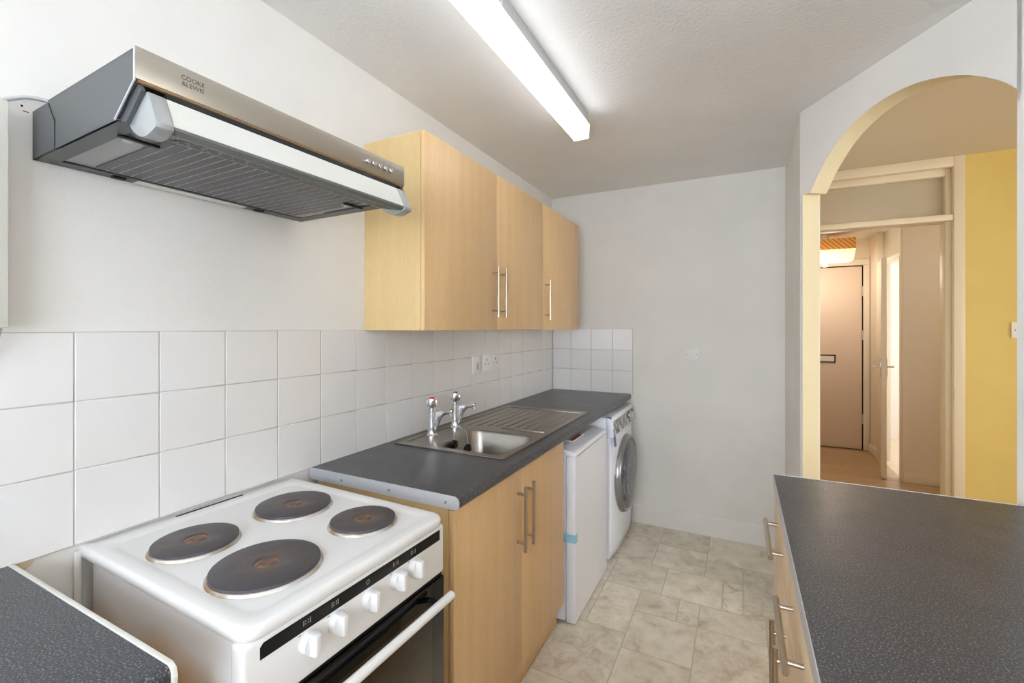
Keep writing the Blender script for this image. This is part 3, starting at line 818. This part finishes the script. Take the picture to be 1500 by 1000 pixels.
for y in KY:
    k_ = MB(); mx = RX((0, 1, 0), (0, 0, 1), (1, 0, 0), (.620, y, .822))
    k_.lathe([(0, 0), (.0205, 0), (.0212, .003), (.0190, .010), (.0175, .013), (0, .0135)], M['white_plastic'], 32, mx)
    # tapered finger grip
    t_ = bmesh.new()
    sec = [(-.0185, .0), (.0185, .0)]
    V = []
    for z_, hw, hl in ((.006, .0085, .0205), (.022, .0070, .0195), (.028, .0055, .0180)):
        V.append([t_.verts.new((sx*hw, sy*hl, z_)) for sx, sy in ((-1, -1), (1, -1), (1, 1), (-1, 1))])
    for a, b_ in zip(V, V[1:]):
        for q in range(4): t_.faces.new([a[q], a[(q+1) % 4], b_[(q+1) % 4], b_[q]])
    t_.faces.new(V[-1]); t_.faces.new(V[0][::-1])
    bmesh.ops.bevel(t_, geom=t_.edges[:], offset=.0016, segments=2, affect='EDGES', profile=.5)
    k_._merge(t_, M['white_plastic'], mx @ Matrix.Rotation(random.uniform(-.05, .05), 4, 'Z'), True)
    k_.build('control_knob', cpo)
# oven door
od = MB(); od.box(.6045, .6215, -HWk+.004, HWk-.004, .44, .748, M['blackglass'], .003); odo = od.build('oven_door', ck)
ow = MB(); ow.box(.6216, .6222, -HWk+.06, HWk-.055, .47, .704, M['brownglass'], .0002); ow.build('window', odo)
oh = MB(); oh.cyl((.660, -HWk+.03, .717), (.660, HWk-.024, .717), .0105, M['white_plastic'], 20)
for y in (-HWk+.06, HWk-.065): oh.cyl((.6215, y, .715), (.656, y, .715), .007, M['black'], 14)
oh.build('handle', odo)
lo_ = MB(); lo_.box(.6045, .6225, -HWk+.004, HWk-.004, .09, .432, M['blackglass'], .003); lo_.build('lower_door', ck)
gp = MB(); gp.box(.5845, .613, -HWk+.004, HWk-.004, .748, .7575, M['black']); gp.build('seal', ck)

# ------------------------------------------------------------------ range hood
hd = thing('range_hood', 'steel and grey visor extractor hood above the cooker', 'range hood', (.002, -2.908, 1.742), -.027)
W = .63
b = MB()
# wall bracket cheek (bevelled) and main canopy
b.prism([(.0, .0), (.113, .0), (.113, .056), (.080, .100), (.0, .100)], 0, .0025, M['hoodgrey'], 'y')
prof = [(.006, .118), (.424, .118), (.424, .116), (.006, .116)]
b.box(.080, .444, .0, W, .1015, .104, M['hoodgrey'], .0006, 1)          # top sheet
side = [(.120, .0), (.376, .0), (.444, .050), (.444, .104), (.084, .104), (.120, .056)]
b.prism(side, .0, .004, M['hoodgrey'], 'y'); b.prism(side, W-.004, W, M['hoodgrey'], 'y')
b.box(.0, .003, .002, W-.002, .0, .1, M['hoodgrey'])                   # back
# bottom flange frame
b.box(.0, .035, .0, W, .0, .003, M['hoodgrey'], .0006, 1)
b.box(.035, .380, .0, .035, .0, .003, M['hoodgrey'], .0006, 1); b.box(.035, .380, W-.035, W, .0, .003, M['hoodgrey'], .0006, 1)
b.prism([(.37, .001), (.44, .0495), (.452, .034), (.40, -.007)], .005, .0115, M['hoodgrey'], 'y'); b.prism([(.37, .001), (.44, .0495), (.452, .034), (.40, -.007)], W-.0115, W-.005, M['hoodgrey'], 'y')
# bright folded edge
b.tube([(.376, -.001, .001), (.444, -.001, .050), (.4445, -.001, .104)], .0018, M['alu'], 8)
bo_ = b.build('canopy', hd)
fp = MB(); fp.box(.441, .4465, -.001, W+.001, .053, .1055, M['hoodsteel'], .0012, 2); fpo = fp.build('front_panel', hd)
fp = MB(); fp.box(.418, .4405, .004, W-.004, .047, .0525, M['black'], .0005, 1)
fp.cyl((.4425, .003, .0505), (.4425, W-.003, .0505), .0036, mat('bronze tinted lip', (150, 122, 84), .35, .7), 12); fp.build('lower_lip', fpo)
text_mesh('logo_lettering', 'COOKE\n&LEWIS', .0108, M['etched'], fpo, RX((0, 1, 0), (0, 0, 1), (1, 0, 0), (.4467, .084, .0835)), .0002, spacing=1.0)
for k in range(5):
    q = MB(); q.lathe([(0, .006), (.0055, .008), (.0065, .006), (.0070, 0)], M['chrome'], 16, RX((0, 1, 0), (0, 0, 1), (1, 0, 0), (.4465, .490+k*.0205, .0775)))
    q.build('push_button', fpo)
    q2 = None
# visor: light housing with curved end caps
vz = MB()
capP = [(.440, .036), (.456, .034), (.484, -.020), (.482, -.028)]
for q in range(1, 10):
    a = q/10; capP.append((.482-.088*a, -.028-.016*math.sin(a*PI)+.016*a))
capP += [(.394, -.008)]
for y0_, y1_ in ((.012, .038), (W-.040, W-.012)):
    cpm = MB(); cpm.prism(capP, y0_, y1_, M['hoodlight'], 'y', bev=.0012); cpm.build('visor_end_cap', hd)
ln = MB(); ln.prism([(.4475, .0330), (.4555, .0335), (.4825, -.0190), (.4745, -.0215)], .0385, W-.0405, M['hoodlens'], 'y'); ln.build('light_lens', hd)
vb = MB(); vb.prism([(.436, .034), (.4470, .0335), (.4740, -.0220), (.4825, -.0195), (.4825, -.024), (.472, -.030), (.394, -.014), (.394, -.005)], .0385, W-.0405, M['hoodband'], 'y'); vbo = vb.build('visor', hd)
# a dark slot above the lens with the switch teeth showing
vb = MB(); vb.prism([(.4475, .0336), (.4560, .0341), (.4535, .0440), (.4475, .0440)], .0385, W-.0405, M['black'], 'y'); vb.build('slot', hd)
# pressed warning text on the visor's underside, too small to read: rows of raised dashes
em = MB()
d_ = Vector((.472-.394, 0, -.030+.014)); d_.normalize()
rnd = random.Random(3)
for row in range(3):
    y = .06
    while y < W-.06:
        L_ = rnd.uniform(.006, .024)
        c0 = Vector((.394, 0, -.014))+d_*(.024+row*.018)
        mx = RX(d_, (0, 1, 0), d_.cross(Vector((0, 1, 0))), (c0.x, 0, c0.z))
        em.box(-.0022, .0022, y, y+L_, -.0008, .0004, M['etched'], 0, 1, mx)
        y += L_+rnd.uniform(.003, .008)
em.build('embossed_marks', vbo)
# grease filters with ribs
fl = MB(); fl.box(.036, .400, .036, W-.036, .004, .0065, M['hoodlight']); fl.build('filter_frame', hd)
gf = MB()
nb = 22; y0_ = .085; y1_ = W-.055; st = (y1_-y0_)/nb
for k in range(nb):
    gf.box(.048, .366, y0_+k*st, y0_+(k+.78)*st, .0015, .0038, M['filter'])
    for q in range(42): gf.box(.049+q*.0075, .0535+q*.0075, y0_+(k+.86)*st, y0_+(k+.94)*st, .001, .0038, M['alu'])
gf.build('grease_filter', hd)
lb = MB(); lb.box(.006, .032, .17, .43, -.0025, -.0002, M['edge'], .0003, 1); lb.build('lit_grip_strip', hd)  # white strip paints in the light coming through the grip recess
for (x, y) in ((.305, .060), (.305, W-.060)):
    q = MB(); q.box(x, x+.009, y-.032, y+.032, -.004, .0012, M['black'], .0006, 1); q.box(x-.022, x, y-.016, y-.004, -.002, .0035, M['greyplast'], .0004, 1); q.build('latch', hd)
for y in (.135, .47):
    q = MB(); q.box(.016, .032, y-.012, y+.012, -.005, -.0003, M['black'], .0006, 1); q.build('clip', hd)

# wall unit and cables at the left edge
wun = thing('wall_unit', 'flat pale grey wall unit at the left edge of the photo, beside the hood', 'wall unit', (.0085, -3.19, 1.392))
wu = MB(); wu.box(0, .0415, -.23, .235, 0, .44, M['paleunit'], .002); wu.build('casing', wun)
cb = MB(); cb.tube([(.02, -2.962, 1.8325), (.018, -2.95, 1.845), (.014, -2.925, 1.862), (.014, -2.905, 1.868), (.016, -2.88, 1.87), (.03, -2.86, 1.868)], .0042, M['greyplast'], 10)
tag(cb.build('power_cable'), 'grey cable arching from the wall unit up to the hood', 'cable')
cb = MB(); cb.tube([(.03, -2.962, 1.3915), (.028, -2.965, 1.375), (.022, -2.975, 1.345), (.0145, -2.992, 1.32), (.0135, -3.0, 1.28), (.0135, -3.0, 1.22)], .0042, M['greyplast'], 10)
dc = cb.build('cable', wun, (-.0085, 3.19, -1.392))
pm = MB()
pm.box(.0001, .0006, -2.925, -2.9215, 1.846, 1.850, M['pencil']); pm.box(.0001, .0006, -2.922, -2.913, 1.8375, 1.8392, M['pencil'])
struct(pm.build('trim_6'))
pl = MB(); pl.prism([(-2.935, .918), (-2.905, .924), (-2.908, .905), (-2.92, .893), (-2.935, .890)], .0002, .005, M['plaster'], 'x'); struct(pl.build('trim_7'))
pp = MB(); pp.cyl((.009, -2.838, 0.002), (.009, -2.838, .90), .0075, M['wall'], 12); tag(pp.build('wall_pipe'), 'thin white painted pipe on the wall behind the cooker side', 'pipe')

# ------------------------------------------------------------------ fridge
fg = thing('fridge', 'white undercounter fridge with a strip of blue tape', 'fridge', (0, -1.29, 0))
b = MB(); b.box(.06, .582, 0, .552, .012, .80, M['appl'], .004)
for x in (.1, .52):
    for y in (.05, .5): b.cyl((x, y, 0), (x, y, .012), .015, M['black'], 10)
b.build('body', fg)
b = MB(); b.box(.586, .632, .0, .552, .008, .785, M['appl'], .005, 3); fdo = b.build('door', fg)
b = MB(); b.box(.605, .6335, .03, .54, .7845, .7885, M['greyplast'], .001, 1); b.build('grip_recess', fdo)
b = MB(); b.prism([(.06, .801), (.582, .801), (.582, .789), (.634, .789), (.634, .800), (.622, .808), (.56, .822), (.06, .822)], .0, .552, M['appl'], 'y', bev=.003); b.build('lid', fg)
b = MB(); b.box(.6322, .6335, -.0005, .026, .385, .425, M['tapeblue']); b.box(.555, .6335, -.0012, -.0002, .385, .425, M['tapeblue']); b.build('blue_tape', fg)
lf = MB(); lf.box(.50, .575, -1.16, -.98, .823, .829, M['white_plastic'], .001, 1); lf.box(.555, .576, -1.16, -1.02, .8291, .8300, M['redbook']); tag(lf.build('leaflet'), 'leaflet with a red edge lying on top of the fridge', 'leaflet')

# ------------------------------------------------------------------ washing machine
wm = thing('washing_machine', 'white front-loading washing machine at the end wall, door still filmed', 'washing machine', (0, -.655, 0))
b = MB(); b.box(.05, .605, 0, .60, .015, .855, M['appl'], .006)
for x in (.1, .55):
    for y in (.06, .54): b.cyl((x, y, 0), (x, y, .015), .02, M['black'], 12)
b.build('body', wm)
# bulged front panel
bm = bmesh.new(); G = []
ny, nz = 16, 18
for i in range(ny+1):
    row = []
    for j in range(nz+1):
        u = i/ny*2-1; v = j/nz
        x = .606+.040*(1-abs(u)**3*.5)*(1-.08*max(0, 1-v*2.5)**2)
        row.append(bm.verts.new((x, .30+u*.299, .02+v*.715)))
    G.append(row)
for i in range(ny):
    for j in range(nz): bm.faces.new([G[i][j], G[i+1][j], G[i+1][j+1], G[i][j+1]]).smooth = True
bk = [[bm.verts.new((.604, G[i][j].co.y, G[i][j].co.z)) for j in (0, nz)] for i in range(ny+1)]
for i in range(ny):
    bm.faces.new([G[i][0], bk[i][0], bk[i+1][0], G[i+1][0]]); bm.faces.new([G[i][nz], G[i+1][nz], bk[i+1][1], bk[i][1]])
bm.faces.new([G[0][j] for j in range(nz+1)]+[bk[0][1], bk[0][0]]); bm.faces.new([G[ny][j] for j in range(nz, -1, -1)]+[bk[ny][0], bk[ny][1]])
bmesh.ops.recalc_face_normals(bm, faces=bm.faces)
me = bpy.data.meshes.new('front_panel'); bm.to_mesh(me); bm.free(); me.materials.append(M['appl'])
o = bpy.data.objects.new('front_panel', me); COL.objects.link(o); o.parent = wm
b = MB()
cpP = [(.606, .738), (.640, .738), (.652, .745), (.640, .835), (.628, .853), (.606, .855)]
b.prism(cpP, .002, .598, M['appl'], 'y', bev=.002); wpo = b.build('control_panel', wm)
b = MB(); b.prism([(.6515, .752), (.6535, .752), (.6420, .832), (.6400, .832)], .025, .575, M['panelfilm'], 'y'); b.build('display', wpo)
mx = RX((0, 1, 0), (-.13, 0, .99), (.99, 0, .13), (.647, .47, .795))
b = MB(); b.lathe([(.036, 0), (.036, .004), (.030, .006), (.030, .002)], M['chrome'], 32, mx); b.lathe([(0, .026), (.020, .026), (.023, .022), (.025, .002), (.025, 0)], M['greyplast'], 32, mx); b.build('program_dial', wpo)
b = MB()
b.prism([(.605, .8555), (.63, .8555), (.656, .748), (.662, .69), (.655, .69), (.648, .748), (.625, .852)], .004, .030, M['tapenavy'], 'y')
b.build('dark_blue_tape', wm)
mx = RX((0, 1, 0), (0, 0, 1), (1, 0, 0), (.642, .315, .452))
R0 = .243
b = MB(); b.lathe([(R0, -.005), (R0+.003, .012), (R0-.004, .028), (R0-.014, .034), (R0-.020, .030), (R0-.024, .022)], M['ringmetal'], 64, mx); dr = b.build('door_ring', wm)
b = MB(); b.lathe([(R0-.020, .028), (R0-.05, .040), (R0-.10, .050), (.06, .055), (0, .056)], M['doorfilm'], 64, mx); b.build('door_glass', dr)
b = MB(); b.box(.660, .680, .495, .522, .42, .50, M['black'], .005); b.build('door_latch', dr)

# ------------------------------------------------------------------ electrical plates
def plate(name, label, cat, p0, p1, axis, group=None):
    return None
ds_ = thing('double_socket', 'white double wall socket on the tiles above the worktop', 'socket', (.0085, -1.0, 1.19))
b = MB(); b.box(0, .010, -.10, .105, -.046, .046, M['white_plastic'], .002); bp_ = b.build('faceplate', ds_)
for yc in (-.052, .048):
    b = MB(); b.box(.0098, .0104, yc-.004, yc+.004, .012, .024, M['stripe']); b.box(.0098, .0104, yc-.022, yc-.012, -.008, -.003, M['stripe']); b.box(.0098, .0104, yc+.012, yc+.022, -.008, -.003, M['stripe'])
    b.build('pin_holes', bp_)
for yc in (-.030, .026):
    b = MB(); b.box(.0101, .0135, yc-.007, yc+.007, .024, .040, M['white_plastic'], .001); b.build('switch', bp_)
fs = thing('fused_switch', 'narrow white switch plate on the tiles left of the double socket', 'switch', (.0085, -1.155, 1.185))
b = MB(); b.box(0, .010, -.045, .045, -.048, .048, M['white_plastic'], .002); bp_ = b.build('faceplate', fs)
b = MB(); b.box(.0101, .013, -.010, .010, -.025, .01, M['greyplast'], .001); b.build('switch', bp_)
bl = thing('blank_plate', 'white blank wall plate on the plain end wall', 'wall plate', (1.021, .002, 1.209))
b = MB(); b.box(-.044, .044, -.009, 0, -.044, .044, M['white_plastic'], .002); bp_ = b.build('faceplate', bl)
for x in (-.030, .030):
    b = MB(); b.cyl((x, -.0105, 0), (x, -.009, 0), .0036, M['stripe'], 12); b.build('screw', bp_)
lsw = thing('light_switch', 'white light switch on the yellow wall through the arch', 'switch', (2.725, Y2-.0003, 1.378))
b = MB(); b.box(-.044, .044, -.009, 0, -.044, .044, M['white_plastic'], .002); bp_ = b.build('faceplate', lsw)
b = MB(); b.box(-.006, .008, -.014, -.0092, -.012, .012, M['white_plastic'], .001); b.build('rocker', bp_)
for x in (-.03, .03):
    b = MB(); b.cyl((x, -.0105, 0), (x, -.009, 0), .0034, M['stripe'], 12); b.build('screw', bp_)

# ------------------------------------------------------------------ fluorescent light
fl_ = thing('fluorescent_light', 'long white fluorescent batten light on the kitchen ceiling', 'ceiling light', (.645, -1.245, H))
b = MB(); b.box(-.030, .036, -1.52, -.012, -.052, -.0005, M['greyplast'], .003); b.build('batten', fl_)
b = MB(); b.prism([(-.030, -.052), (-.036, -.060), (-.034, -.118), (-.030, -.122), (.034, -.122), (.039, -.118), (.041, -.056), (.036, -.052)], -1.515, -.010, M['tube'], 'y'); b.build('diffuser', fl_)
for y0_, y1_ in ((-.0095, .0), (-1.525, -1.5155)):
    b = MB(); b.prism([(-.032, -.05), (-.038, -.060), (-.036, -.121), (-.031, -.125), (.036, -.125), (.041, -.121), (.043, -.056), (.037, -.05)], y0_, y1_, M['diffuser'], 'y'); b.build('end_cap', fl_)
b = MB(); b.box(.0362, .0372, -.935, -.86, -.045, -.02, M['white_plastic'])
for k in range(2): b.box(.0372, .0375, -.925, -.87, -.040+k*.010, -.036+k*.010, M['mark'])
b.build('rating_label', fl_)

# ------------------------------------------------------------------ peninsula
PX = 1.412; PY = -1.597
t = thing('worktop', 'broad dark speckled peninsula worktop at lower right, below the arch', 'worktop', (0, 0, 0))
e1 = P3(.0, 0, 0)
poly = [(PX+.002, PY-.003), (2.045, PY-.003), (2.128, PY-.135), (2.145, PY-.18), (2.145, YN+.002), (PX+.002, YN+.002)]
c = MB(); c.prism(poly, .879, .915, M['worktop'], 'z'); c.build('slab', t)
c = MB(); c.box(PX+.002, 2.045, PY-.0028, PY, .878, .9162, M['edge'], .0005, 1); c.build('far_edging', t)
c = MB(); c.box(PX, PX+.0018, YN+.002, PY, .878, .9152, M['alu']); c.build('side_edging', t)
yb = PY-.004
labs = ['beech peninsula drawer unit farthest from the camera', 'beech peninsula drawer unit, second from the far end', 'beech peninsula drawer unit nearest the camera']
for i, wd in enumerate((.475, .50, .50)):
    y1 = yb; y0 = yb-wd; yb = y0-.001
    t = thing('base_cabinet', labs[i], 'cabinet', (PX, y0, 0))
    c = MB(); c.box(.024, .60, 0, wd, .1, .877, M['beechpale'], .001); c.box(.06, .60, 0, wd, .001, .1, M['beechpale']); c.build('carcass', t)
    d = MB(); d.box(.004, .022, .0015, wd-.0015, .722, .872, M['beechpale'], .0012); dd = d.build('drawer', t)
    bar_handle(dd, (.004, wd/2+(.010, .055, .02)[i], .80), (.262, .240, .24)[i], False, -1, so=.030, r=.0062)
    d = MB(); d.box(.004, .022, .0015, wd-.0015, .118, .718, M['beechpale'], .0012); dd = d.build('door', t)
    bar_handle(dd, (.004, .05 if i != 1 else wd-.05, .56), .236, True, -1, so=.030, r=.0062)

# ------------------------------------------------------------------ camera
cam = bpy.data.cameras.new('camera'); co = bpy.data.objects.new('camera', cam); COL.objects.link(co)
co.location = (1.3173, -3.2933, 1.3925); co.rotation_euler = (PI/2, 0, .4693)
cam.sensor_width = 36; cam.lens = 659.84/1500*36; cam.shift_y = -(500-479.54)/1500
cam.clip_start = .02
SC.camera = co

# ------------------------------------------------------------------ light
def area(name, loc, rot, sx, sy, power, col):
    l = bpy.data.lights.new(name, 'AREA'); l.shape = 'RECTANGLE'; l.size = sx; l.size_y = sy; l.energy = power; l.color = col
    o = bpy.data.objects.new(name, l); COL.objects.link(o); o.location = loc; o.rotation_euler = rot
    return o
kd = area('kitchen_daylight', (1.12, YN-.14, 1.50), (PI/2+.2, 0, 0), 1.6, 1.25, 66, (.86, .93, 1.0)); kd.data.spread = math.radians(125)  # area lamp outside the unseen near window, standing in for daylight
area('kitchen_side_fill', (XW+.14, -3.475, 1.57), (PI/2, 0, PI/2), 1.35, 1.05, 6, (.86, .93, 1.0))  # fill lamp at the added side window, brightens the appliance fronts
area('living_fill', (5.28, -2.4, 1.5), (PI/2, 0, PI/2), 2.3, 1.35, 60, (1.0, .97, .92))  # unseen lamp added outside the living room opening as daylight
area('side_room_fill', (4.6, 3.0, 1.6), (PI/2, 0, PI/2), 1.4, 1.4, 26, (.97, .98, 1.0))  # unseen area lamp added inside the side room to make it bright
pl_ = bpy.data.lights.new('lantern_bulb', 'POINT'); pl_.energy = 7; pl_.color = (1.0, .90, .76); pl_.shadow_soft_size = .12
o = bpy.data.objects.new('lantern_bulb', pl_); COL.objects.link(o); o.location = (2.12, 2.5, 1.98)
pl2 = bpy.data.lights.new('hall_fill', 'POINT'); pl2.energy = 6; pl2.color = (1.0, .93, .82); pl2.shadow_soft_size = .12  # unseen fill lamp without a fixture, added to brighten the hall side wall
o = bpy.data.objects.new('hall_fill', pl2); COL.objects.link(o); o.location = (3.3, 1.0, 2.1)
wd_ = bpy.data.worlds.new('sky'); SC.world = wd_; wd_.use_nodes = True
wd_.node_tree.nodes['Background'].inputs['Color'].default_value = (.85, .92, 1, 1)
wd_.node_tree.nodes['Background'].inputs['Strength'].default_value = 1.0
vs = SC.view_settings; vs.view_transform = 'Standard'; vs.look = 'None'; vs.gamma = 1; vs.exposure = .28; vs.use_curve_mapping = False
SC.cycles.max_bounces = 12; SC.cycles.diffuse_bounces = 8; SC.cycles.glossy_bounces = 4
SC.cycles.sample_clamp_indirect = 6
